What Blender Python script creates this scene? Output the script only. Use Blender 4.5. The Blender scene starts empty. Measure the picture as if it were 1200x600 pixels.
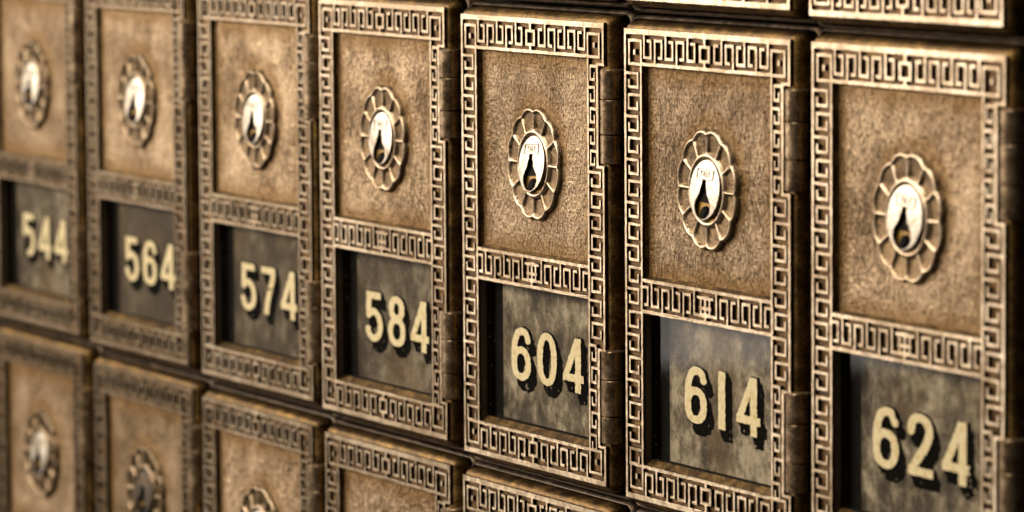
import bpy, bmesh, math, random
import numpy as np
from mathutils import Matrix, Vector
from mathutils.geometry import tessellate_polygon

random.seed(7)
MM = 0.001
SC = bpy.context.scene
COL = SC.collection

# ------------------------------------------------------------------ sizes (mm, one box; origin = lower left of the key border)
W, H = 80.0, 116.06
B = 8.9                       # border width
PX0, PX1, PZ0, PZ1 = 8.9, 71.1, 55.0, 107.16      # upper panel opening
WX0, WX1, WZ0, WZ1 = 8.9, 71.1, 8.9, 46.55        # window opening
PITCH_X, PITCH_Z = 91.91, 122.85
STEP_Z, STEP_Y = -0.773, -1.116
FLOOR = 0.85                  # depth of the ground between the relief lines
PANEL_Y, GLASS_Y, PLATE_Y = 1.6, 2.5, 4.5

# ------------------------------------------------------------------ node helpers
def new_mat(name):
    m = bpy.data.materials.new(name); m.use_nodes = True
    nt = m.node_tree; nt.nodes.clear()
    out = nt.nodes.new('ShaderNodeOutputMaterial')
    return m, nt, out

def N(nt, typ, **kw):
    n = nt.nodes.new(typ)
    for k, v in kw.items():
        if k.startswith('i_'):
            key = k[2:]
            key = int(key) if key.isdigit() else key.replace('_', ' ')
            n.inputs[key].default_value = v
        else:
            setattr(n, k, v)
    return n

def L(nt, a, b): nt.links.new(a, b)

def math_(nt, op, a, b=None, c=None, clamp=False):
    n = nt.nodes.new('ShaderNodeMath'); n.operation = op; n.use_clamp = clamp
    for i, v in enumerate((a, b, c)):
        if v is None: continue
        if isinstance(v, (int, float)): n.inputs[i].default_value = v
        else: L(nt, v, n.inputs[i])
    return n.outputs[0]

def coords(nt, sx=1000.0, sy=1000.0, sz=1000.0, jump=True):
    """object coordinates scaled (1000 = millimetres), shifted per object so that copies differ"""
    tc = N(nt, 'ShaderNodeTexCoord')
    src = tc.outputs['Object']
    vm = N(nt, 'ShaderNodeVectorMath', operation='MULTIPLY'); vm.inputs[1].default_value = (sx, sy, sz)
    L(nt, src, vm.inputs[0])
    if not jump: return vm.outputs[0]
    oi = N(nt, 'ShaderNodeObjectInfo')
    mu = math_(nt, 'MULTIPLY', oi.outputs['Random'], 137.0)
    cb = N(nt, 'ShaderNodeCombineXYZ'); L(nt, mu, cb.inputs[0]); L(nt, mu, cb.inputs[1]); L(nt, mu, cb.inputs[2])
    ad = N(nt, 'ShaderNodeVectorMath', operation='ADD'); L(nt, vm.outputs[0], ad.inputs[0]); L(nt, cb.outputs[0], ad.inputs[1])
    return ad.outputs[0]

def noise(nt, vec, scale, detail=3.0, rough=0.55):
    n = N(nt, 'ShaderNodeTexNoise'); n.inputs['Scale'].default_value = scale
    n.inputs['Detail'].default_value = detail; n.inputs['Roughness'].default_value = rough
    L(nt, vec, n.inputs['Vector']); return n.outputs['Fac']

def ramp(nt, fac, stops):
    r = N(nt, 'ShaderNodeValToRGB'); e = r.color_ramp.elements
    while len(e) < len(stops): e.new(0.5)
    for i, (p, c) in enumerate(stops):
        e[i].position = p; e[i].color = (*c, 1) if len(c) == 3 else c
    L(nt, fac, r.inputs[0]); return r.outputs[0]

def mixc(nt, fac, a, b):
    n = N(nt, 'ShaderNodeMix', data_type='RGBA')
    if isinstance(fac, (int, float)): n.inputs[0].default_value = fac
    else: L(nt, fac, n.inputs[0])
    for s, v in ((6, a), (7, b)):
        if isinstance(v, tuple): n.inputs[s].default_value = (*v, 1)
        else: L(nt, v, n.inputs[s])
    return n.outputs[2]

def rng(nt, v, a, b, c=0.0, d=1.0):
    n = N(nt, 'ShaderNodeMapRange'); n.interpolation_type = 'SMOOTHSTEP'
    L(nt, v, n.inputs[0])
    for i, x in enumerate((a, b, c, d)): n.inputs[i + 1].default_value = x
    return n.outputs[0]

def bump(nt, h, strength, dist, prev=None):
    b = N(nt, 'ShaderNodeBump'); b.inputs['Strength'].default_value = strength; b.inputs['Distance'].default_value = dist * MM
    L(nt, h, b.inputs['Height'])
    if prev is not None: L(nt, prev, b.inputs['Normal'])
    return b.outputs[0]

def finish(nt, out, color, metallic, rough, normal=None, spec=0.5):
    p = N(nt, 'ShaderNodeBsdfPrincipled')
    for key, v in (('Base Color', color), ('Metallic', metallic), ('Roughness', rough), ('Specular IOR Level', spec)):
        if isinstance(v, tuple): p.inputs[key].default_value = (*v, 1)
        elif isinstance(v, (int, float)): p.inputs[key].default_value = v
        else: L(nt, v, p.inputs[key])
    if normal is not None: L(nt, normal, p.inputs['Normal'])
    L(nt, p.outputs[0], out.inputs['Surface'])
    return p

# ------------------------------------------------------------------ materials
def mat_metal(name, stops, scale=0.35, metallic=0.9, rough=(0.35, 0.55), grain=0.5, grain_scale=3.0, pit=0.12, darken=False):
    m, nt, out = new_mat(name)
    v = coords(nt)
    n1 = noise(nt, v, scale, 5, 0.65)
    n2 = noise(nt, v, grain_scale, 3, 0.6)
    f = math_(nt, 'ADD', math_(nt, 'MULTIPLY', n1, 0.6), math_(nt, 'MULTIPLY', n2, 0.4))
    c = ramp(nt, f, stops)
    if darken:
        wp = rng(nt, noise(nt, v, 0.045, 4, 0.6), 0.42, 0.62)  # random tarnish patches
        c = mixc(nt, math_(nt, 'MULTIPLY', wp, 0.5), c, (0.26, 0.175, 0.09))
        at = N(nt, 'ShaderNodeAttribute', attribute_type='OBJECT', attribute_name='darken')
        c = mixc(nt, at.outputs['Fac'], c, (0.11, 0.072, 0.034))  # per-box mix towards dark brown, amount set on the object
    r = rng(nt, n1, 0.3, 0.7, rough[0], rough[1])
    nb = bump(nt, n2, grain, pit)
    finish(nt, out, c, metallic, r, nb)
    return m

M = {}
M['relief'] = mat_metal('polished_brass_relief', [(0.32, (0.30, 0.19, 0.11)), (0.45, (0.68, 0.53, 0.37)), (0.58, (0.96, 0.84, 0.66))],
                        scale=0.5, metallic=0.92, rough=(0.36, 0.52), grain=0.6, grain_scale=2.6, pit=0.14, darken=True)
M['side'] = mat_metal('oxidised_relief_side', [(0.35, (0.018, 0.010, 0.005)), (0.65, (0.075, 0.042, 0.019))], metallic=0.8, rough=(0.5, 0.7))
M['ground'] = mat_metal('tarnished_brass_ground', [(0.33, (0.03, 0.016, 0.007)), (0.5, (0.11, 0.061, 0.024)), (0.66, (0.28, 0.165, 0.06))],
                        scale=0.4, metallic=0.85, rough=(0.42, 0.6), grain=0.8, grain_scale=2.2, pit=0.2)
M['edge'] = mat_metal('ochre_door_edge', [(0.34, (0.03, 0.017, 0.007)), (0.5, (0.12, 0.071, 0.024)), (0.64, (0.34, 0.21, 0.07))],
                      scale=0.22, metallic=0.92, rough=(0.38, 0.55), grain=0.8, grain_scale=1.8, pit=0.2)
M['hinge'] = mat_metal('dark_bronze_hinge', [(0.36, (0.14, 0.096, 0.056)), (0.5, (0.32, 0.225, 0.135)), (0.62, (0.58, 0.44, 0.29))],
                       scale=0.25, metallic=0.80, rough=(0.24, 0.40), grain=0.25, grain_scale=1.2, pit=0.06)
M['frame'] = mat_metal('dark_housing_metal', [(0.35, (0.020, 0.014, 0.009)), (0.52, (0.06, 0.042, 0.026)), (0.7, (0.20, 0.14, 0.09))],
                       scale=0.25, metallic=0.8, rough=(0.3, 0.55), grain=0.5, grain_scale=1.5, pit=0.12)
M['void'] = mat_metal('matte_black', [(0.3, (0.006, 0.005, 0.004)), (0.7, (0.016, 0.013, 0.010))], metallic=0.0, rough=(0.7, 0.9))
M['reveal'] = mat_metal('brown_window_reveal', [(0.3, (0.05, 0.036, 0.022)), (0.7, (0.15, 0.11, 0.065))], metallic=0.5, rough=(0.5, 0.7))
M['rosette'] = mat_metal('brass_rosette_ridges', [(0.30, (0.45, 0.31, 0.18)), (0.45, (0.70, 0.54, 0.37)), (0.60, (0.95, 0.82, 0.63))],
                         scale=0.5, metallic=0.92, rough=(0.30, 0.46), grain=0.5, grain_scale=2.4, pit=0.12, darken=True)
M['petal'] = mat_metal('tan_petal_ground', [(0.34, (0.04, 0.024, 0.011)), (0.5, (0.15, 0.098, 0.050)), (0.66, (0.38, 0.27, 0.16))],
                       scale=0.5, metallic=0.85, rough=(0.36, 0.5), grain=0.8, grain_scale=2.0, pit=0.25, darken=True)
M['nickel'] = mat_metal('bright_nickel_plug', [(0.30, (0.16, 0.12, 0.08)), (0.42, (0.36, 0.30, 0.23)), (0.52, (0.60, 0.55, 0.48))],
                        scale=0.35, metallic=0.85, rough=(0.32, 0.50), grain=0.3, grain_scale=1.2, pit=0.08)
M['nickel_dark'] = mat_metal('blackened_plug', [(0.3, (0.02, 0.016, 0.012)), (0.7, (0.09, 0.07, 0.05))], metallic=0.8, rough=(0.4, 0.6))
M['plug_side'] = mat_metal('plug_wall', [(0.3, (0.02, 0.012, 0.006)), (0.7, (0.07, 0.045, 0.02))], metallic=0.6, rough=(0.5, 0.6))
M['amber'] = mat_metal('amber_brass_keyway', [(0.3, (0.06, 0.030, 0.004)), (0.7, (0.34, 0.19, 0.02))], metallic=0.7, rough=(0.3, 0.5))
M['stamp'] = mat_metal('stamped_letter_metal', [(0.3, (0.25, 0.16, 0.09)), (0.7, (0.42, 0.30, 0.19))], metallic=0.6, rough=(0.5, 0.6))

def panel_material():
    m, nt, out = new_mat('textured_brass_panel')
    mm = coords(nt, jump=False)
    streak = noise(nt, coords(nt, 1000, 1000, 1000), 1.0, 2, 0.5)
    d1 = noise(nt, coords(nt, 1550, 1000, 330), 1.0, 1.2, 0.5)
    d2 = noise(nt, coords(nt, 3400, 1000, 1100), 1.0, 2, 0.6)
    big = noise(nt, coords(nt, 1000, 1000, 800), 0.055, 5, 0.62)
    brush = noise(nt, coords(nt, 300, 1000, 1800), 1.0, 2, 0.5)       # faint cross scratches
    tick = rng(nt, d1, 0.50, 0.62)
    hgt = math_(nt, 'SUBTRACT', math_(nt, 'ADD', math_(nt, 'MULTIPLY', d2, 0.8), math_(nt, 'MULTIPLY', brush, 0.2)), math_(nt, 'MULTIPLY', tick, 0.42))
    f = math_(nt, 'ADD', math_(nt, 'MULTIPLY', d2, 0.6), math_(nt, 'MULTIPLY', big, 0.4))
    c = ramp(nt, f, [(0.36, (0.10, 0.062, 0.030)), (0.47, (0.35, 0.238, 0.132)), (0.57, (0.86, 0.66, 0.45))])
    c = mixc(nt, math_(nt, 'MULTIPLY', math_(nt, 'MULTIPLY', tick, rng(nt, big, 0.35, 0.62, 1.0, 0.45)), 0.62), c, (0.095, 0.058, 0.026))
    at = N(nt, 'ShaderNodeAttribute', attribute_type='OBJECT', attribute_name='darken')
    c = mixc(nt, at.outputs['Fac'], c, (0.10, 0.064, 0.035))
    # darker ochre mixed in along the edges of the panel and round the lock, strongest above it
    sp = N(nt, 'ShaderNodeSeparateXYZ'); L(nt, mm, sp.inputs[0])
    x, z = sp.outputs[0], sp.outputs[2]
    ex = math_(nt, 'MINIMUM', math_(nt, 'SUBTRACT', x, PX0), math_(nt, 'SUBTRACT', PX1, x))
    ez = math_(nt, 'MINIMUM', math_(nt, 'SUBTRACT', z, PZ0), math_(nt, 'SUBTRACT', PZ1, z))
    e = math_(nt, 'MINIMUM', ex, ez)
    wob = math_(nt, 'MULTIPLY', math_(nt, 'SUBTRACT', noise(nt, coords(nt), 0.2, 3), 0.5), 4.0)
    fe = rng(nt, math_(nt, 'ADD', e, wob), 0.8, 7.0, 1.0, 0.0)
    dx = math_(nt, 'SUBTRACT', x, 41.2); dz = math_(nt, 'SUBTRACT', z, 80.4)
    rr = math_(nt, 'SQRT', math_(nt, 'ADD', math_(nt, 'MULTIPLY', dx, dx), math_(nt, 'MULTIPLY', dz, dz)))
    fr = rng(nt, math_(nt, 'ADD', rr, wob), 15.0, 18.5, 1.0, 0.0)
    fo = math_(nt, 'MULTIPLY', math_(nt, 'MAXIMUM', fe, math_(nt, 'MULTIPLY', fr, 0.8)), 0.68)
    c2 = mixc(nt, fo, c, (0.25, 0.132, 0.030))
    nb = bump(nt, hgt, 1.0, 0.8)
    nb = bump(nt, streak, 0.3, 0.2, nb)
    nb = bump(nt, big, 0.5, 2.2, nb)
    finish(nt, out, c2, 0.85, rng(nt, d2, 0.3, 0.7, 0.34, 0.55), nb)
    return m
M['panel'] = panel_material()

def plate_material():
    m, nt, out = new_mat('mottled_number_plate')
    mm = coords(nt, jump=False)
    a = noise(nt, coords(nt), 0.06, 8, 0.72)
    b = noise(nt, coords(nt, 1000, 1000, 750), 0.22, 8, 0.72)
    f = math_(nt, 'ADD', math_(nt, 'MULTIPLY', a, 0.62), math_(nt, 'MULTIPLY', b, 0.38))
    c = ramp(nt, f, [(0.40, (0.020, 0.015, 0.010)), (0.46, (0.072, 0.058, 0.042)), (0.52, (0.22, 0.185, 0.135)), (0.59, (0.56, 0.50, 0.39))])
    at = N(nt, 'ShaderNodeAttribute', attribute_type='OBJECT', attribute_name='darken')
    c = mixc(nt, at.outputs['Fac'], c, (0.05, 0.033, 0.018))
    sc = rng(nt, noise(nt, coords(nt), 1.6, 2, 0.5), 0.66, 0.72)
    c = mixc(nt, math_(nt, 'MULTIPLY', sc, 0.6), c, (0.42, 0.40, 0.36))
    am = rng(nt, noise(nt, coords(nt), 0.045, 4, 0.6), 0.48, 0.66)
    c = mixc(nt, math_(nt, 'MULTIPLY', am, 0.40), c, (0.17, 0.105, 0.045))
    hl = rng(nt, noise(nt, coords(nt, 1000, 1000, 90), 0.9, 3, 0.6), 0.60, 0.68)
    c = mixc(nt, math_(nt, 'MULTIPLY', hl, 0.35), c, (0.05, 0.038, 0.024))
    finish(nt, out, c, 0.1, rng(nt, b, 0.3, 0.7, 0.45, 0.65), bump(nt, b, 0.4, 0.3), 0.25)
    return m
M['plate'] = plate_material()

def paint(name, stops, rough=0.5, scale=0.8, spec=0.4):
    m, nt, out = new_mat(name)
    n = noise(nt, coords(nt), scale, 4, 0.6)
    finish(nt, out, ramp(nt, n, stops), 0.0, rough, bump(nt, n, 0.3, 0.1), spec)
    return m
M['cream'] = paint('cream_numeral_enamel', [(0.3, (0.72, 0.56, 0.29)), (0.5, (0.93, 0.82, 0.53)), (0.7, (0.95, 0.89, 0.67))], 0.5, 0.7)
M['black'] = paint('black_numeral_shade', [(0.35, (0.004, 0.004, 0.004)), (0.75, (0.010, 0.009, 0.008))], 0.8, 0.8, 0.0)
M['void'] = paint('matte_black', [(0.3, (0.004, 0.003, 0.003)), (0.7, (0.012, 0.010, 0.008))], 0.8, 0.5, 0.1)  # matte black for the window band, channels, keyhole and wall
M['stamp'] = paint('stamped_letter_brown', [(0.3, (0.18, 0.12, 0.075)), (0.7, (0.38, 0.28, 0.20))], 0.7, 1.5, 0.1)  # brown tone of the stamped letters and their outline

def glass_material():
    m, nt, out = new_mat('dusty_window_glass')
    ge = N(nt, 'ShaderNodeNewGeometry'); dp = N(nt, 'ShaderNodeVectorMath', operation='DOT_PRODUCT')
    L(nt, ge.outputs['Normal'], dp.inputs[0]); L(nt, ge.outputs['Incoming'], dp.inputs[1])
    cs = math_(nt, 'SUBTRACT', 1.0, math_(nt, 'ABSOLUTE', dp.outputs['Value']), clamp=True)
    fr_ = math_(nt, 'ADD', math_(nt, 'MULTIPLY', math_(nt, 'POWER', cs, 5.0), 0.92), 0.045)   # both sides of a thin pane
    tr = N(nt, 'ShaderNodeBsdfTransparent'); tr.inputs[0].default_value = (0.93, 0.92, 0.88, 1)
    gl = N(nt, 'ShaderNodeBsdfGlossy'); gl.inputs['Color'].default_value = (1, 1, 1, 1)
    sm = noise(nt, coords(nt, 1000, 1000, 1000), 0.09, 5, 0.65)
    L(nt, rng(nt, sm, 0.35, 0.7, 0.015, 0.06), gl.inputs['Roughness'])
    mx = N(nt, 'ShaderNodeMixShader'); L(nt, fr_, mx.inputs[0]); L(nt, tr.outputs[0], mx.inputs[1]); L(nt, gl.outputs[0], mx.inputs[2])
    df = N(nt, 'ShaderNodeBsdfDiffuse'); df.inputs[0].default_value = (0.55, 0.56, 0.56, 1)
    speck = rng(nt, noise(nt, coords(nt), 1.1, 2, 0.5), 0.70, 0.74)
    film = math_(nt, 'MULTIPLY', rng(nt, sm, 0.5, 0.8), 0.008)
    fac = math_(nt, 'MAXIMUM', film, math_(nt, 'MULTIPLY', speck, 0.09))
    m2 = N(nt, 'ShaderNodeMixShader'); L(nt, fac, m2.inputs[0]); L(nt, mx.outputs[0], m2.inputs[1]); L(nt, df.outputs[0], m2.inputs[2])
    L(nt, m2.outputs[0], out.inputs['Surface'])
    return m
M['glass'] = glass_material()

# ------------------------------------------------------------------ mesh helpers (all coordinates in mm: x right, y deeper, z up)
def to_mesh(name, bm, mats, smooth=None):
    me = bpy.data.meshes.new(name)
    bmesh.ops.scale(bm, vec=(MM, MM, MM), verts=bm.verts)
    bm.normal_update()
    bm.to_mesh(me); bm.free()
    for k in mats: me.materials.append(M[k])
    if smooth is not None:
        me.polygons.foreach_set('use_smooth', [True] * len(me.polygons))
        if smooth < 180:
            try: me.set_sharp_from_angle(angle=math.radians(smooth))
            except Exception: pass
    return me

def fill_loops(bm, loops, y, mi, flip=False):
    """flat face with holes at depth y; returns the vertex rings"""
    rings = [[bm.verts.new((x, y, z)) for x, z in lp] for lp in loops]
    tris = tessellate_polygon([[Vector((x, z, 0)) for x, z in lp] for lp in loops])
    flat = [v for r in rings for v in r]
    for t in tris:
        a, b, c = (flat[i] for i in t)
        n = (b.co - a.co).cross(c.co - a.co)
        if n.length < 1e-12: continue
        if (n.y > 0) != flip: b, c = c, b
        try: f = bm.faces.new((a, b, c)); f.material_index = mi
        except ValueError: pass
    return rings

def area2(lp): return sum(lp[i][0] * lp[(i + 1) % len(lp)][1] - lp[(i + 1) % len(lp)][0] * lp[i][1] for i in range(len(lp)))

def bridge(bm, r0, r1, mi):
    n = len(r0); fs = []
    for i in range(n):
        j = (i + 1) % n
        f = bm.faces.new((r0[i], r0[j], r1[j], r1[i])); f.material_index = mi; fs.append(f)
    return fs

def extrude_loops(bm, loops, y0, y1, mi_face, mi_side, bevel=0.0):
    """loops[0] outer, others holes; front at y0, walls back to y1"""
    loops = [lp if (area2(lp) > 0) == (k == 0) else lp[::-1] for k, lp in enumerate(loops)]
    rings = fill_loops(bm, loops, y0, mi_face)
    for lp, r in zip(loops, rings):
        back = [bm.verts.new((x, y1, z)) for x, z in lp]
        bridge(bm, r, back, mi_side)
    bmesh.ops.recalc_face_normals(bm, faces=bm.faces)
    # the front has to face the viewer
    for f in bm.faces:
        if f.material_index == mi_face and abs(f.normal.y) > 0.9:
            if f.normal.y > 0: bmesh.ops.reverse_faces(bm, faces=bm.faces)
            break
    return rings

def rrect(x0, z0, x1, z1, r, n=5):
    pts = []
    for cx, cz, a0 in ((x1 - r, z1 - r, 0), (x0 + r, z1 - r, 90), (x0 + r, z0 + r, 180), (x1 - r, z0 + r, 270)):
        for k in range(n + 1):
            a = math.radians(a0 + 90 * k / n); pts.append((cx + r * math.cos(a), cz + r * math.sin(a)))
    return pts

def rect_union(rects, y0, y1, jitter=0.05, bev=0.13, seed=3):
    """union of rectangles (x0,z0,x1,z1) as one raised slab with worn edges; slot 0 top and edges, slot 1 walls"""
    xs = sorted({round(v, 3) for r in rects for v in (r[0], r[2])}); zs = sorted({round(v, 3) for r in rects for v in (r[1], r[3])})
    def thin(vs):
        o = [vs[0]]
        for v in vs[1:]:
            if v - o[-1] > 0.02: o.append(v)
        return o
    xs, zs = thin(xs), thin(zs)
    import bisect
    inside = {}
    for x0, z0, x1, z1 in rects:
        for i in range(len(xs) - 1):
            cx = (xs[i] + xs[i + 1]) / 2
            if not (x0 < cx < x1): continue
            for j in range(len(zs) - 1):
                cz = (zs[j] + zs[j + 1]) / 2
                if z0 < cz < z1: inside[i, j] = True
    bm = bmesh.new(); top = {}
    def vt(i, j):
        if (i, j) not in top: top[i, j] = bm.verts.new((xs[i], y0, zs[j]))
        return top[i, j]
    for i, j in inside: bm.faces.new((vt(i, j), vt(i + 1, j), vt(i + 1, j + 1), vt(i, j + 1)))
    bmesh.ops.dissolve_limit(bm, angle_limit=0.01, verts=bm.verts, edges=bm.edges, use_dissolve_boundaries=False)
    # drop colinear points except some, to let long lines waver a little
    for v in list(bm.verts):
        if len(v.link_edges) == 2:
            a, b = (e.other_vert(v).co - v.co for e in v.link_edges)
            if a.angle(b) > 3.1 and min(a.length, b.length) < 2.2:
                bmesh.ops.dissolve_verts(bm, verts=[v])
    rs = random.Random(seed)
    for v in bm.verts: v.co.x += rs.uniform(-jitter, jitter); v.co.z += rs.uniform(-jitter, jitter); v.co.y += rs.uniform(-jitter, jitter) * 0.5
    for f in bm.faces:
        if f.normal.y > 0: f.normal_flip()
    bmesh.ops.triangulate(bm, faces=bm.faces)
    edges = [e for e in bm.edges if e.is_boundary]
    ext = bmesh.ops.extrude_edge_only(bm, edges=edges)
    nv = [g for g in ext['geom'] if isinstance(g, bmesh.types.BMVert)]
    for v in nv: v.co.y = y1
    for f in ext['geom']:
        if isinstance(f, bmesh.types.BMFace): f.material_index = 1
    bmesh.ops.recalc_face_normals(bm, faces=bm.faces)
    fr = [f for f in bm.faces if f.material_index == 0]
    if fr and sum(f.normal.y for f in fr) > 0: bmesh.ops.reverse_faces(bm, faces=bm.faces)
    rim = [e for e in bm.edges if len(e.link_faces) == 2 and {f.material_index for f in e.link_faces} == {0, 1}]
    try: bmesh.ops.bevel(bm, geom=rim, offset=bev, segments=2, profile=0.6, affect='EDGES', material=0, clamp_overlap=True)
    except Exception as ex: print('bevel', ex)
    return bm

# ------------------------------------------------------------------ greek key border
G = 0.93
def key_rects():
    R = []
    def rect(x0, z0, x1, z1): R.append((min(x0, x1), min(z0, z1), max(x0, x1), max(z0, z1)))
    sx, sz = 0.74, 0.68
    ro, rt, ri = .92, 1.3, 0.8
    # side rails, top and bottom rails, inner rails
    zt = [(H - 36.3, H - 10.0), (H - 106.6, H - 81.5)]     # hinge zones on the right
    rect(0, 0, ro, H); rect(0, H - rt, W, H); rect(0, 0, W, rt)
    rect(B - ri, B - ri, B, H - B + ri); rect(W - B, B - ri, W - B + ri, H - B + ri)
    for z in (B - ri, H - B): rect(B - ri, z, W - B + ri, z + ri)
    rect(B - ri, WZ1, W - B + ri, WZ1 + ri); rect(B - ri, PZ0 - ri, W - B + ri, PZ0)
    # right outer rail with the two steps round the hinges
    rect(W - ro, 0, W, zt[1][0]); rect(W - ro, zt[1][1], W, zt[0][0]); rect(W - ro, zt[0][1], W, H)
    for z0, z1 in zt:
        rect(75.9, z0, 76.95, z1); rect(75.9, z0, W, z0 + sz); rect(75.9, z1 - sz, W, z1)
    # corner squares with a dot
    for mx in (0, 1):
        for mz in (0, 1):
            def q(x0, z0, x1, z1):
                if mx: x0, x1 = W - x0, W - x1
                if mz: z0, z1 = H - z0, H - z1
                rect(x0, z0, x1, z1)
            a, b = 2.15, B
            q(a, a + .35, a + sx, b); q(a, a + .35, b, a + .35 + sz); q(a, b - sz, b, b); q(b - sx, a + .35, b, b)
            q(4.75, 5.0, 5.75, 6.3)
    # one hook: stem from rail, across, back and up (in border coordinates: a along, b across from the outer rail)
    def hook(put, a0, L_, d, Wd, outer, sa, sb, g=G):
        def p(a_0, b_0, a_1, b_1):
            if not outer: b_0, b_1 = Wd - b_0, Wd - b_1
            put(a0 + d * a_0, b_0, a0 + d * a_1, b_1)
        p(0, -0.1, sa, Wd - g)                    # stem
        p(0, Wd - g - sb, L_, Wd - g)             # far stroke
        p(L_ - sa, g + 0.15, L_, Wd - g)          # closing stroke
        p(L_ * 0.46, g + 0.15, L_, g + 0.15 + sb) # turned-in end
    # top and bottom
    for top in (0, 1):
        Wd = B - rt - ri
        def put(a0, b0, a1, b1):
            z0, z1 = rt + b0, rt + b1
            if top: z0, z1 = H - z0, H - z1
            rect(a0, z0, a1, z1)
        for k in range(5):
            a = 9.75 + 5.42 * k
            hook(put, a, 4.15, 1, Wd, k % 2 == 0, sx, sz); hook(put, W - a, 4.15, -1, Wd, k % 2 == 0, sx, sz)
        c = W / 2
        for x in (c - 2.6, c + 1.65): put(x, 1.6, x + .95, Wd - 1.1)
        put(c - 2.6, 1.6, c + 2.6, 1.6 + sz); put(c - 2.6, Wd - 1.1 - sz, c + 2.6, Wd - 1.1)
        put(c - .5, -0.1, c + .5, 1.7); put(c - .5, Wd - 1.2, c + .5, Wd + .1)
    # divider
    Wd = (PZ0 - ri) - (WZ1 + ri)
    def put(a0, b0, a1, b1): rect(a0, WZ1 + ri + b0, a1, WZ1 + ri + b1)
    for k in range(6):
        a = 8.35 - .45 + 5.275 * k
        hook(put, a, 4.0, 1, Wd, k % 2 == 0, .72, .64, .9); hook(put, W - a, 4.0, -1, Wd, k % 2 == 0, .72, .64, .9)
    put(39.5, -.1, 40.5, Wd - .95); put(38.0, Wd - 1.8, 42.0, Wd - .95); put(37.5, .85, 42.5, 1.7)
    put(37.2, 2.6, 42.8, 3.4)
    # sides: eleven hooks beside the panel, seven beside the window, all turned downward
    zs = [(H - 10.55 - 5.31 * k, 4.05) for k in range(11)] + [(H - 69.33 - 5.67 * k, 4.3) for k in range(7)]
    for side in (0, 1):
        for k, (z, L_) in enumerate(zs):
            inhinge = side and any(z0 < z - 1.5 and z - 3.0 < z1 for z0, z1 in zt)
            o = ro; Wd = B - ro - ri
            if inhinge: o = W - 75.9; Wd = 75.9 - (W - B + ri)
            def put(a0, b0, a1, b1):
                x0, x1 = o + b0, o + b1
                if side: x0, x1 = W - x0, W - x1
                rect(x0, a0, x1, a1)
            if inhinge: hook(put, z, L_, -1, Wd, k % 2 == 0, .7, .6, .6)
            else: hook(put, z, L_, -1, Wd, k % 2 == 0, .66, .76)
    return R

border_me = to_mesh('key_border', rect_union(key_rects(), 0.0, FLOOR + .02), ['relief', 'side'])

# ------------------------------------------------------------------ door body
def door_mesh():
    bm = bmesh.new()
    n = 5
    prof = [(0.0, FLOOR, .9), (0.55, 0.98, 1.3), (1.15, 1.45, 1.8), (1.6, 2.3, 2.2), (1.75, 3.4, 2.4), (1.75, 7.6, 2.4)]
    holes = [[(PX0, PZ0), (PX1, PZ0), (PX1, PZ1), (PX0, PZ1)], [(WX0, WZ0), (WX1, WZ0), (WX1, WZ1), (WX0, WZ1)]]
    loops = [rrect(0, 0, W, H, prof[0][2], n)] + holes
    rings = fill_loops(bm, loops, FLOOR, 0)
    prev = rings[0]
    for off, y, r in prof[1:]:
        nxt = [bm.verts.new((x, y, z)) for x, z in rrect(-off, -off, W + off, H + off, r, n)]
        bridge(bm, prev, nxt, 1); prev = nxt
    # panel reveal: sloping fillet
    ins = [(PX0 + .5, PZ0 + .75), (PX1 - .5, PZ0 + .75), (PX1 - .5, PZ1 - .4), (PX0 + .5, PZ1 - .4)]
    r1 = [bm.verts.new((x, PANEL_Y + .05, z)) for x, z in ins]
    bridge(bm, rings[1], r1, 1)
    # window reveal: brown metal, then a black band; the sill slopes
    ins = [(WX0, WZ0 + 1.3), (WX1, WZ0 + 1.3), (WX1, WZ1), (WX0, WZ1)]
    r2 = [bm.verts.new((x, GLASS_Y - .1, z)) for x, z in ins]
    fs = bridge(bm, rings[2], r2, 2); fs[0].material_index = 1
    r3 = [bm.verts.new((x, GLASS_Y - .1, z)) for x, z in [(WX0 + .01, WZ0 + 1.31), (WX1 - .01, WZ0 + 1.31), (WX1 - .01, WZ1 - .01), (WX0 + .01, WZ1 - .01)]]
    r4 = [bm.verts.new((x, PLATE_Y + .4, z)) for x, z in [(WX0, WZ0 + 1.4), (WX1, WZ0 + 1.4), (WX1, WZ1), (WX0, WZ1)]]
    bridge(bm, r3, r4, 3)
    bmesh.ops.recalc_face_normals(bm, faces=bm.faces)
    for f in bm.faces:
        if f.material_index == 0 and abs(f.normal.y) > .9:
            if f.normal.y > 0: bmesh.ops.reverse_faces(bm, faces=bm.faces)
            break
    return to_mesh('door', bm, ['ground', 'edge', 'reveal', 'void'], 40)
door_me = door_mesh()

def panel_mesh():
    bm = bmesh.new()
    nx, nz = 24, 20; rs = random.Random(5); g = {}
    for i in range(nx + 1):
        for j in range(nz + 1):
            u, v = i / nx, j / nz
            x = PX0 + .3 + (PX1 - PX0 - .6) * u; z = PZ0 + .3 + (PZ1 - PZ0 - .6) * v
            g[i, j] = bm.verts.new((x, PANEL_Y - .12 * math.sin(math.pi * u) * math.sin(math.pi * v) + rs.uniform(-.03, .03), z))
    for i in range(nx):
        for j in range(nz): bm.faces.new((g[i, j], g[i + 1, j], g[i + 1, j + 1], g[i, j + 1]))
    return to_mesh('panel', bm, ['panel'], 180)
panel_me = panel_mesh()

def slab(name, x0, z0, x1, z1, y0, y1, mats, bev=0.0):
    bm = bmesh.new()
    bmesh.ops.create_cube(bm, size=1.0)
    for v in bm.verts: v.co = Vector(((x0 + x1) / 2 + v.co.x * (x1 - x0), (y0 + y1) / 2 + v.co.y * (y1 - y0), (z0 + z1) / 2 + v.co.z * (z1 - z0)))
    if bev: bmesh.ops.bevel(bm, geom=list(bm.edges), offset=bev, segments=2, affect='EDGES', clamp_overlap=True)
    return to_mesh(name, bm, mats)

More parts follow.
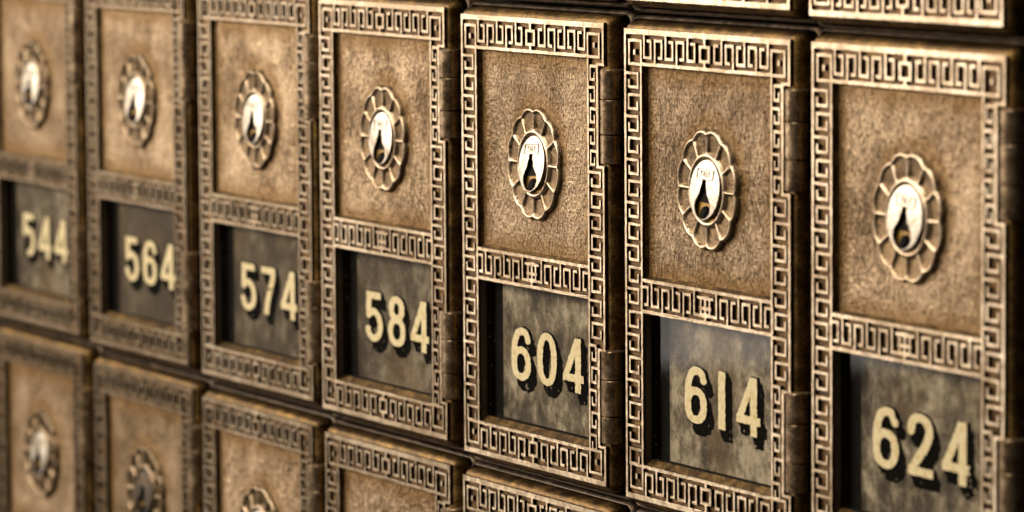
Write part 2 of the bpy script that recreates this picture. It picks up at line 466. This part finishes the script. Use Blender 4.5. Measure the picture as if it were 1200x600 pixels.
def glass_mesh():
    bm = bmesh.new()
    vs = [bm.verts.new(p) for p in ((WX0 + .05, GLASS_Y, WZ0 + 1.1), (WX1 - .05, GLASS_Y, WZ0 + 1.1), (WX1 - .05, GLASS_Y, WZ1 - .05), (WX0 + .05, GLASS_Y, WZ1 - .05))]
    bm.faces.new(vs)
    return to_mesh('window_glass', bm, ['glass'])
glass_me = glass_mesh()

def plate_mesh():
    bm = bmesh.new()
    extrude_loops(bm, [rrect(14.4, WZ0 - .4, WX1 + 1.5, WZ1 + .6, .4, 2)], PLATE_Y, PLATE_Y + .6, 0, 0)
    extrude_loops(bm, [rrect(WX0 - 1, WZ0 - .6, 14.7, WZ1 + .8, .3, 2)], PLATE_Y + .12, PLATE_Y + .7, 1, 1)
    return to_mesh('number_plate', bm, ['plate', 'void'])
plate_me = plate_mesh()

# ------------------------------------------------------------------ housing frame (rounded bead round every door) with the lip of the gap
def frame_mesh():
    bm = bmesh.new()
    ox0, oz0, ox1, oz1 = -3.6, -3.25, PITCH_X - 4.0, PITCH_Z - 3.65
    prof = [(0.0, 8.6), (0.0, 4.6), (.25, 4.0), (.7, 3.75), (1.1, 4.0), (1.3, 4.6), (1.3, 9.0)]
    prev = None
    for off, y in prof:
        lp = rrect(ox0 + off * .9, oz0 + off, ox1 - off * 1.3, oz1 - off, max(3.4 - off, 1.0), 6)
        ring = [bm.verts.new((x, y, z)) for x, z in lp]
        if prev: bridge(bm, prev, ring, 0)
        prev = ring
    # floor of the channel between bead and door
    lp = [(x, z) for x, z in rrect(-1.0, -1.0, W + 1.0, H + 1.0, 2.0, 6)]
    ring = [bm.verts.new((x, 8.2, z)) for x, z in lp]
    bridge(bm, prev, ring, 1)
    bmesh.ops.recalc_face_normals(bm, faces=bm.faces)
    return to_mesh('housing_frame', bm, ['frame', 'void'], 50)
frame_me = frame_mesh()

# ------------------------------------------------------------------ hinge barrel: three knuckles on a pin
def knuckle(bm, z0, z1, cx, cy, r, rs):
    n = 28; b = .22; rings = []
    for z, k in ((z0, r - b), (z0 + b, r), (z1 - b, r), (z1, r - b)):
        ring = []
        for i in range(n):
            t = 2 * math.pi * i / n; c, s = math.cos(t), math.sin(t)
            q = (abs(c) ** 2.3 + abs(s) ** 2.3) ** (-1 / 2.3)
            ring.append(bm.verts.new((cx + k * q * c * .93, cy + k * q * s, z)))
        rings.append(ring)
    for a, c in zip(rings, rings[1:]): bridge(bm, a, c, 0)
    for ring in (rings[0], rings[-1]): bm.faces.new(ring)
def hinge_mesh(z0, z1, cuts):
    bm = bmesh.new(); rs = random.Random(1)
    cx, cy, r = 82.3, .75, 2.85
    zs = [z1] + cuts + [z0]
    offs = [0, .06, -.05]
    for k in range(3): knuckle(bm, zs[k + 1] + .09, zs[k] - .09, cx + offs[k], cy - offs[k], r, rs)
    # pin seen in the joints, leaf that runs into the gap
    n = 16
    a = [bm.verts.new((cx + (r - .7) * math.cos(2 * math.pi * i / n), cy + (r - .7) * math.sin(2 * math.pi * i / n), z0 + .3)) for i in range(n)]
    b = [bm.verts.new((v.co.x, v.co.y, z1 - .3)) for v in a]
    bridge(bm, a, b, 1)
    x0, x1, y0, y1 = cx - 1.5, cx + 2.4, cy + 1.2, 8.0
    for lo, hi in ((z0 + .25, z1 - .25),):
        c8 = [bm.verts.new(p) for p in ((x0, y0, lo), (x1, y0, lo), (x1, y1, lo), (x0, y1, lo), (x0, y0, hi), (x1, y0, hi), (x1, y1, hi), (x0, y1, hi))]
        for q in ((0, 1, 2, 3), (4, 5, 6, 7), (0, 1, 5, 4), (1, 2, 6, 5), (2, 3, 7, 6), (3, 0, 4, 7)):
            f = bm.faces.new([c8[i] for i in q]); f.material_index = 1
    bmesh.ops.recalc_face_normals(bm, faces=bm.faces)
    return to_mesh('hinge', bm, ['hinge', 'void'], 35)
hinge_up = hinge_mesh(81.2, 104.9, [97.4, 88.6])
hinge_low = hinge_mesh(11.3, 34.7, [27.4, 18.2])

# ------------------------------------------------------------------ lock: twelve petal rosette, plug, keyway, stamp
LX, LZ = 40.2, 78.75
def rosette_mesh():
    bm = bmesh.new()
    na, nr = 288, 46
    rc, rp, R1 = 9.0, 5.3, 15.3
    rs = random.Random(11); wob = [rs.uniform(-.3, .3) for _ in range(12)]
    ridge = lambda q, w: max(0.0, 1 - (q / w) ** 2) ** .5
    def height(r, t):
        k = int(math.floor(t / (math.pi / 6))) % 12
        tc = (k + .5) * math.pi / 6
        a = abs(((t - tc + math.pi) % (2 * math.pi)) - math.pi)
        x, y = r * math.cos(a), r * math.sin(a)
        dc = rp + wob[k] * .3 - math.hypot(x - rc, y)          # inside the round end
        dl = r * math.sin(math.radians(15) - a)                 # distance to the radial line
        d = dc if x > rc else 9.0
        h = 0.0
        if r > 7.6 and d > -.75:
            cell = .45 + .45 * max(0, min(1, (r - 9.5) / 4)) * (1 - min(1, max(0, dl)) * .4)
            h = cell if d > .3 else cell * max(0.0, 1 + (d - .3) / 1.05)
            if abs(d - .2) < .62: h = max(h, 1.4 * ridge(d - .2, .62))
            if dl < .5 and d > 0: h = max(h, 1.28 * ridge(dl, .5))
        if abs(r - 8.25) < .8: h = max(h, 1.45 * ridge(r - 8.25, .8))
        if r < 7.6: h = max(h, .5)
        return h
    rings = []
    radii = [6.4 + (R1 - 6.4) * i / (nr - 1) for i in range(nr)]
    for r in radii:
        rings.append([bm.verts.new((LX + r * math.cos(2 * math.pi * i / na), PANEL_Y - .05 - height(r, 2 * math.pi * (i + .5) / na) * 1.0, LZ + r * math.sin(2 * math.pi * i / na))) for i in range(na)])
    for a, b in zip(rings, rings[1:]): bridge(bm, a, b, 0)
    bmesh.ops.delete(bm, geom=[f for f in bm.faces if all(v.co.y > PANEL_Y - .06 for v in f.verts) and (f.calc_center_median() - Vector((LX, PANEL_Y, LZ))).length > 13.5], context='FACES')
    for v in bm.verts:
        if v.co.y > PANEL_Y - .06: v.co.y = PANEL_Y + .12
    bmesh.ops.recalc_face_normals(bm, faces=bm.faces)
    for f in bm.faces:
        c = f.calc_center_median(); r = math.hypot(c.x - LX, c.z - LZ)
        if r > 8.95 and c.y > PANEL_Y - .05 - .92: f.material_index = 1
    ys = sum(f.normal.y for f in bm.faces)
    if ys > 0: bmesh.ops.reverse_faces(bm, faces=bm.faces)
    return to_mesh('lock', bm, ['rosette', 'petal'], 180)
rosette_me = rosette_mesh()

def arc(cx, cz, r, a0, a1, n):
    return [(cx + r * math.cos(math.radians(a0 + (a1 - a0) * i / n)), cz + r * math.sin(math.radians(a0 + (a1 - a0) * i / n))) for i in range(n + 1)]
KEYHOLE = [(-.75, 2.3), (-.85, 1.2), (-1.25, .1), (-1.45, -.9), (-2.2, -2.0), (-2.9, -3.1)] + arc(0, -4.1, 3.0, 170, 370, 18)[1:-1] + [(2.9, -3.1), (2.2, -2.0), (1.45, -.9), (1.25, .1), (.85, 1.2), (.75, 2.3)]
KEYHOLE = [(x * 1.28, z * 1.0 + .1) for x, z in KEYHOLE]
def plug_mesh(matname):
    """origin at the centre of the plug: slightly domed nickel face with the keyhole cut through"""
    bm = bmesh.new()
    outer = [(7.05 * math.cos(2 * math.pi * i / 64), 7.15 * math.sin(2 * math.pi * i / 64)) for i in range(64)]
    rings = extrude_loops(bm, [outer, KEYHOLE], -.75, 1.6, 0, 1)
    # rounded shoulder, and a finer domed face
    bmesh.ops.subdivide_edges(bm, edges=[e for e in bm.edges if abs(e.verts[0].co.y + .75) < 1e-4 and abs(e.verts[1].co.y + .75) < 1e-4 and e.calc_length() > 1.6], cuts=4)
    bmesh.ops.triangulate(bm, faces=[f for f in bm.faces if len(f.verts) > 4])
    for v in bm.verts:
        if v.co.y < -.7:
            r = math.hypot(v.co.x, v.co.z); v.co.y += .0065 * r * r
    return to_mesh('plug', bm, [matname, 'plug_side'], 40)
plug_bright, plug_black = plug_mesh('nickel'), plug_mesh('nickel_dark')

def keyway_mesh():
    bm = bmesh.new()
    extrude_loops(bm, [rrect(-4.3, -7.3, 4.3, -3.0, .4, 2)], .45, 1.5, 0, 0)
    extrude_loops(bm, [rrect(-4.3, -3.05, 4.3, 2.8, .3, 2)], .25, 1.5, 1, 1)
    ball = bmesh.ops.create_uvsphere(bm, u_segments=20, v_segments=12, radius=1.9)
    for v in ball['verts']: v.co = Vector((v.co.x + .45, v.co.y * .6 + .35, v.co.z - 5.6))
    for f in {f for v in ball['verts'] for f in v.link_faces}: f.material_index = 1
    return to_mesh('keyway', bm, ['amber', 'void'], 40)
keyway_me = keyway_mesh()

def stamp_mesh():
    cu = bpy.data.curves.new('stamp_text', 'FONT'); cu.body = 'YALE'; cu.size = 2.2; cu.align_x = 'CENTER'; cu.align_y = 'CENTER'; cu.extrude = .03
    o = bpy.data.objects.new('stamp_text', cu); COL.objects.link(o)
    dg = bpy.context.evaluated_depsgraph_get(); me = bpy.data.meshes.new_from_object(o.evaluated_get(dg))
    bm = bmesh.new(); bm.from_mesh(me); bpy.data.objects.remove(o); bpy.data.meshes.remove(me); bpy.data.curves.remove(cu)
    for v in bm.verts: v.co = Vector((v.co.x * .98, -.78 - v.co.z + .0065 * 16, v.co.y + 3.75))
    # thin outline of the stamped cartouche
    o_ = rrect(-3.9, 2.4, 3.9, 5.1, .5, 3); i_ = rrect(-3.7, 2.6, 3.7, 4.9, .35, 3)
    bmx = bmesh.new(); extrude_loops(bmx, [o_, i_], -.70, -.5, 0, 0)
    tmp = bpy.data.meshes.new('t'); bmx.to_mesh(tmp); bmx.free(); bm.from_mesh(tmp); bpy.data.meshes.remove(tmp)
    for f in bm.faces: f.material_index = 0
    return to_mesh('stamped_lettering', bm, ['stamp'])
stamp_me = stamp_mesh()

# ------------------------------------------------------------------ numerals: strokes -> signed distance -> outline -> plate-like digits
def catmull(P, n=8, closed=False):
    out = []; m = len(P)
    rngi = range(m) if closed else range(m - 1)
    for i in rngi:
        p = [P[(i + k) % m] if closed else P[min(max(i + k, 0), m - 1)] for k in (-1, 0, 1, 2)]
        for s in range(n):
            t = s / n
            out.append(tuple(.5 * (2 * p[1][d] + (p[2][d] - p[0][d]) * t + (2 * p[0][d] - 5 * p[1][d] + 4 * p[2][d] - p[3][d]) * t * t + (3 * p[1][d] - p[0][d] - 3 * p[2][d] + p[3][d]) * t ** 3) for d in (0, 1)))
    out.append(out[0] if closed else P[-1]); return out
def ell(cx, cz, rx, rz, e=2.3):
    o = []
    for i in range(49):
        t = 2 * math.pi * i / 48; c, s = math.cos(t), math.sin(t)
        o.append((cx + rx * math.copysign(abs(c) ** (2 / e), c), cz + rz * math.copysign(abs(s) ** (2 / e), s)))
    return o
GL = {   # condensed design space 7 x 14 (stretched sideways afterwards); (path, closed, half width)
    '0': [(ell(3.5, 7.0, 2.45, 5.95), 1, 0.96)],
    '1': [([(3.5, 0), (3.5, 14)], 0, 1.08)],
    '2': [(catmull([(1.05, 9.7), (1.25, 11.6), (2.3, 12.85), (3.6, 13.0), (5.1, 12.2), (5.75, 10.4), (5.4, 8.2), (4.0, 5.6), (2.2, 2.9), (1.2, .6)]), 0, 0.96), ([(.3, 1.02), (6.7, 0.97)], 0, 0.97)],
    '4': [([(5.1, 0), (5.1, 14)], 0, .98), ([(.0, 3.7), (7.0, 3.7)], 0, .98), ([(4.9, 13.6), (.85, 3.9)], 0, .9)],
    '5': [([(6.3, 13.0), (.5, 13.0)], 0, 1.0), ([(1.5, 14), (1.3, 7.0)], 0, .98), (catmull([(1.2, 7.3), (2.4, 8.3), (3.7, 8.45), (5.3, 7.3), (5.95, 4.9), (5.5, 2.3), (3.6, 1.0), (1.9, 1.6), (.95, 3.6)]), 0, 0.96)],
    '6': [(ell(3.5, 4.5, 2.45, 3.5), 1, 0.96), (catmull([(5.95, 10.6), (5.3, 12.4), (3.8, 13.0), (2.3, 12.2), (1.35, 9.9), (1.05, 7.0), (1.05, 4.5)]), 0, 0.96)],
    '7': [([(.4, 13.0), (6.5, 13.0)], 0, 1.0), (catmull([(5.6, 13.2), (5.5, 11.2), (4.3, 7.6), (3.0, 3.6), (2.5, 0)]), 0, 1.0)],
    '8': [(ell(3.5, 10.4, 2.05, 2.6), 1, 1.0), (ell(3.5, 4.2, 2.45, 3.2), 1, 0.96)],
}
SX = 1.6
def stroke_sdf(X, Z, path, closed, hw):
    best = np.full(X.shape, 1e9)
    n = len(path) - 1
    for i in range(n):
        (ax, az), (bx, bz) = path[i], path[i + 1]
        dx, dz = bx - ax, bz - az; l = math.hypot(dx, dz)
        if l < 1e-6: continue
        t = ((X - ax) * dx + (Z - az) * dz) / l; per = np.abs((X - ax) * dz - (Z - az) * dx) / l
        d = np.hypot(X - ax - np.clip(t, 0, l) * dx / l, Z - az - np.clip(t, 0, l) * dz / l) - hw
        if not closed and i == 0: d = np.where(t < 0, np.maximum(per - hw, -t), d)
        if not closed and i == n - 1: d = np.where(t > l, np.maximum(per - hw, t - l), d)
        best = np.minimum(best, d)
    return best
def glyph_sdf(ch, X, Z):
    """X, Z in mm, glyph centred; result in design units"""
    u = X / SX + 3.5; v = Z + 7.0
    d = np.full(X.shape, 1e9)
    for path, closed, hw in GL[ch[0]]: d = np.minimum(d, stroke_sdf(u, v, path, closed, hw))
    d = np.maximum(d, v - 14.05); d = np.maximum(d, -v - .02)
    return d
def value_noise(X, Z, s, seed):
    r = np.random.RandomState(seed); g = r.rand(64, 64)
    x, z = (X / s) % 63, (Z / s) % 63; i, j = np.floor(x).astype(int), np.floor(z).astype(int); fx, fz = x - i, z - j
    fx, fz = fx * fx * (3 - 2 * fx), fz * fz * (3 - 2 * fz); i1, j1 = (i + 1) % 64, (j + 1) % 64
    return g[i, j] * (1 - fx) * (1 - fz) + g[i1, j] * fx * (1 - fz) + g[i, j1] * (1 - fx) * fz + g[i1, j1] * fx * fz
def contours(D, x0, z0, h, min_pts=10):
    nx, nz = D.shape; seg = {}
    def pt(e):
        i, j, k = e
        a = D[i, j]; b = D[i + 1, j] if k == 0 else D[i, j + 1]; t = a / (a - b)
        return (x0 + (i + (t if k == 0 else 0)) * h, z0 + (j + (t if k == 1 else 0)) * h)
    S = D < 0
    idx = np.argwhere((S[:-1, :-1] != S[1:, :-1]) | (S[:-1, :-1] != S[:-1, 1:]) | (S[:-1, :-1] != S[1:, 1:]))
    for i, j in idx:
        i, j = int(i), int(j)
        c = (S[i, j], S[i + 1, j], S[i + 1, j + 1], S[i, j + 1]); E_ = ((i, j, 0), (i + 1, j, 1), (i, j + 1, 0), (i, j, 1))
        cr = [k for k in range(4) if c[k] != c[(k + 1) % 4]]
        # walk with the inside on the left
        starts = [k for k in cr if c[k] and not c[(k + 1) % 4]]; ends = [k for k in cr if not c[k] and c[(k + 1) % 4]]
        for s in starts:
            e = next(k % 4 for k in range(s + 1, s + 5) if (k % 4) in ends) if len(ends) == 1 else (s + 3) % 4
            seg[E_[s]] = E_[e]
    loops = []
    while seg:
        k0 = next(iter(seg)); k = k0; lp = []
        while k in seg: lp.append(pt(k)); k = seg.pop(k)
        if len(lp) >= min_pts:
            q = [lp[0]]
            for p_ in lp[1:]:
                if math.hypot(p_[0] - q[-1][0], p_[1] - q[-1][1]) > .04: q.append(p_)
            loops.append(q)
    return loops
def inside_poly(p, lp):
    c = False
    for i in range(len(lp)):
        (x1, z1), (x2, z2) = lp[i], lp[i - 1]
        if (z1 > p[1]) != (z2 > p[1]) and p[0] < (x2 - x1) * (p[1] - z1) / (z2 - z1) + x1: c = not c
    return c
def add_region(bm, D, x0, z0, h, y0, y1, mf, ms):
    lps = contours(D, x0, z0, h)
    big = max(lps, key=lambda l: abs(area2(l))); sgn = area2(big) > 0
    outs = [l for l in lps if (area2(l) > 0) == sgn and abs(area2(l)) > .3]; ins = [l for l in lps if (area2(l) > 0) != sgn and abs(area2(l)) > .12]
    for o in outs:
        hs = [l for l in ins if inside_poly(l[0], o)]
        sub = bmesh.new(); extrude_loops(sub, [o] + hs, y0, y1, 0, 1)
        for f in sub.faces: f.material_index = mf if f.material_index == 0 else ms
        t = bpy.data.meshes.new('t'); sub.to_mesh(t); sub.free(); bm.from_mesh(t); bpy.data.meshes.remove(t)
CH = {}   # wear of single numerals: (x, z, rx, rz) bites in the cream face / in the black shade
BITE = {'7w': [(-.6, .6, 3.0, .32)], '5w': [(-4.2, -3.9, 3.6, 3.6)], '8w': [(5.6, -6.6, 1.5, 1.5)], '6w': [(5.2, 5.8, 1.6, 1.5)], '4w': [(6.2, -3.4, 1.2, .7)]}
def digit_mesh(key, seed):
    h = .11; x0, z0 = -8.0, -11.0; nx, nz = int(18 / h), int(20 / h)
    X, Z = np.meshgrid(x0 + np.arange(nx) * h, z0 + np.arange(nz) * h, indexing='ij')
    wear = (value_noise(X, Z, .55, seed) - .5) * .22 + (value_noise(X, Z, .22, seed + 9) - .5) * .12
    face = glyph_sdf(key, X, Z) + wear
    for x, z, rx, rz in BITE.get(key, []):
        face = np.maximum(face, 1 - np.hypot((X - x) / rx, (Z - z) / rz) + wear * 2)
    sh = np.full(X.shape, 1e9)
    for t in np.linspace(0, 1, 9): sh = np.minimum(sh, glyph_sdf(key, X - 2.0 * t, Z + 2.7 * t))
    sh = sh - .16 + (value_noise(X, Z, .8, seed + 5) - .5) * .5
    # flaked specks in the shade, mostly low down
    rs = random.Random(seed)
    for _ in range(5):
        a, b = rs.uniform(-3, 6), rs.uniform(-9.5, -5.5); sh = np.maximum(sh, .38 - np.hypot((X - a) / 1.6, Z - b) + wear)
    bm = bmesh.new()
    add_region(bm, sh, x0, z0, h, -.22, .02, 1, 1)
    add_region(bm, face, x0, z0, h, -.62, -.2, 0, 1)
    return to_mesh('digit', bm, ['cream', 'black'])
def digit_me(key, seed):
    if (key, seed) not in CH: CH[key, seed] = digit_mesh(key, seed)
    return CH[key, seed]

# ------------------------------------------------------------------ putting a box together
def link(name, me, parent, loc=(0, 0, 0)):
    o = bpy.data.objects.new(name, me); COL.objects.link(o); o.parent = parent
    o.location = [v * MM for v in loc]; return o

def make_box(col, row, digits, label, d=(0, 0, 0), turn=0.0, tilt=(0, 0), black=False, darken=0.0, dirt=.2, dull=0.0):
    """one post office box, copied from the shared meshes"""
    root = bpy.data.objects.new('post_office_box', None); COL.objects.link(root)
    root.empty_display_size = .01
    root.location = ((col * PITCH_X + d[0]) * MM, (col * STEP_Y + d[2]) * MM, (row * PITCH_Z + col * STEP_Z + d[1]) * MM)
    root['label'] = label; root['category'] = 'mailbox'; root['group'] = 'numbered brass post office boxes in the wall'
    link('housing_frame', frame_me, root)
    door = link('door', door_me, root)
    door.rotation_euler = (0, math.radians(((col * 37 + row * 11) % 7 - 3) * .035), math.radians(((col * 53 + row * 29) % 5 - 2) * .06))
    kb = link('key_border', border_me, door); kb['darken'] = darken; pn = link('panel', panel_me, door); pn['darken'] = dull; link('window_glass', glass_me, door)
    link('hinge', hinge_up, root); link('hinge', hinge_low, root)
    lock = link('lock', rosette_me, root); lock['darken'] = darken
    pl = link('plug', plug_black if black else plug_bright, lock, (LX - .4, PANEL_Y - 1.15, LZ))
    kw = link('keyway', keyway_me, lock, (LX - .4, PANEL_Y - 1.15, LZ))
    st = link('stamped_lettering', stamp_me, lock, (LX - .4, PANEL_Y - 1.17, LZ))
    for o in (pl, kw, st): o.rotation_euler = (math.radians(tilt[0]), math.radians(turn), math.radians(tilt[1]))
    plate = link('number_plate', plate_me, root); plate['darken'] = dirt
    if digits:
        for k, (ch, seed) in enumerate(digits):
            link('digit', digit_me(ch, seed), plate, ((25.8 + (.6 if col < 0 else 0) + 14.6 * k) if col != 1 else 28.4 + 12.7 * k, PLATE_Y, 28.1))
    return root

NUM = 'brass post office box with cream number %s in its window'
row0 = [(-4, [('5w', 1), ('4', 2), ('4', 3)], '544', (-.16, .06, -.8)), (-3, [('5', 4), ('6', 5), ('4', 2)], '564', (.04, .03, -.29)),
        (-2, [('5', 6), ('7w', 7), ('4', 3)], '574', (.03, -.15, .6)), (-1, [('5', 4), ('8w', 8), ('4', 9)], '584', (.13, .24, -.46)),
        (0, [('6', 10), ('0', 11), ('4', 9)], '604', (-.01, -.34, .03)), (1, [('6', 5), ('1', 12), ('4', 3)], '614', (-.3, -.22, .42)),
        (2, [('6w', 13), ('2', 14), ('4w', 15)], '624', (.06, .63, .04))]
turns = {-4: 3, -3: 5, -2: -3, -1: -1, 0: -4, 1: 2, 2: 5}
for col, dg, num, d in row0: make_box(col, 0, dg, NUM % num, d, turns[col], (-7 + (col % 3), 0), darken={-4: .72, -3: .66, -2: .48, -1: .25, 0: .08, 1: .1}.get(col, 0.0), dirt=(.5, .85, .65, .6, .15, .2, .1)[col + 4], dull=(.3, .2, 0.0, .1, .25, .4, .1)[col + 4])  # border and rosette get darker towards the left columns
low = {-4: (-.03, .44, .13), -3: (.15, -.22, .7), -2: (.03, -.28, .39), -1: (0, 0, .26), 0: (-.07, -.05, -.43), 1: (0, 0, .2)}
for col, num in ((-4, '544'), (-3, '564'), (-2, '574'), (-1, '584'), (0, '604'), (1, '614')):
    lab = 'unnumbered brass box door directly below box %s, cut off by the photo' % num
    if col == -3: lab = 'brass box door with a blackened lock, directly below box 564'
    if col == -4: lab = 'brass box door with a white lock, directly below box 544'
    make_box(col, -1, None, lab, low[col], 3, (-7, 0), black=(col == -3), darken={-4: .78, -3: .75, -2: .55, -1: .35}.get(col, .1), dull={-4: .3, -3: .45, -2: 0.0}.get(col, .2))
for col, num in ((0, '604'), (1, '614'), (2, '624')):
    make_box(col, 1, None, 'brass box directly above box %s, only its bottom edge showing' % num, {0: (0, .1, 0), 1: (.03, .03, .13), 2: (.1, -.15, -.56)}[col])

# wall the boxes are set in
o = link('wall', slab('wall', -900, -600, 700, 700, 13.0, 25.0, ['void']), None)
o['kind'] = 'structure'

# ------------------------------------------------------------------ camera
cam = bpy.data.cameras.new('camera'); co = bpy.data.objects.new('camera', cam); COL.objects.link(co)
Rm = Matrix(((0.45377844, -0.07907679, 0.887599), (0.89108831, 0.04790947, -0.45129404), (-0.00683751, 0.9957166, 0.09220469)))
co.matrix_world = Matrix.Translation((1.0665752, -0.52772242, 0.16163241)) @ Rm.to_4x4()
cam.sensor_width = 36; cam.sensor_fit = 'HORIZONTAL'; cam.lens = 4.40411 * 36
cam.clip_start = .01; cam.clip_end = 20
cam.dof.use_dof = True
fp = Vector((.075, 0, .05)); fwd = -Rm.col[2]
cam.dof.focus_distance = (fp - co.location).dot(fwd)
cam.dof.aperture_fstop = cam.lens / 7.5
SC.camera = co

# ------------------------------------------------------------------ lamps
def area(name, loc, target, size, power, color, sy=None):
    l = bpy.data.lights.new(name, 'AREA'); l.energy = power; l.color = color; l.size = size
    if sy: l.shape = 'RECTANGLE'; l.size_y = sy
    ob = bpy.data.objects.new(name, l); COL.objects.link(ob); ob.location = loc
    ob.rotation_euler = (Vector(target) - Vector(loc)).to_track_quat('-Z', 'Y').to_euler()
    ob['kind'] = 'structure'
    return ob
T = (.0, 0, .05)
area('key_lamp', (-1.2, -.85, .42), T, .7, 17, (1.0, .865, .715), .62)
area('glare_lamp', (-2.2, -1.5, -.22), (.15, 0, .03), .42, .24, (1.0, .92, .82), .14)  # unseen lamp added for the glare in the window panes
area('front_fill', (-.6, -1.55, .9), T, .8, 29, (1.0, .84, .66), .6)  # unseen fill added to brighten the digits and plates
area('top_lamp', (.1, -.5, 1.3), T, .5, 6, (1.0, .88, .70))
area('fill_lamp', (1.6, -1.3, .5), T, .7, .25, (1.0, .82, .62))

w = bpy.data.worlds.new('World'); SC.world = w; w.use_nodes = True
bg = w.node_tree.nodes['Background']; bg.inputs[0].default_value = (1.0, .86, .70, 1); bg.inputs[1].default_value = .04
SC.view_settings.view_transform = 'Standard'; SC.view_settings.look = 'None'
SC.view_settings.exposure = 0; SC.view_settings.gamma = 1
SC.cycles.max_bounces = 8; SC.cycles.transparent_max_bounces = 8
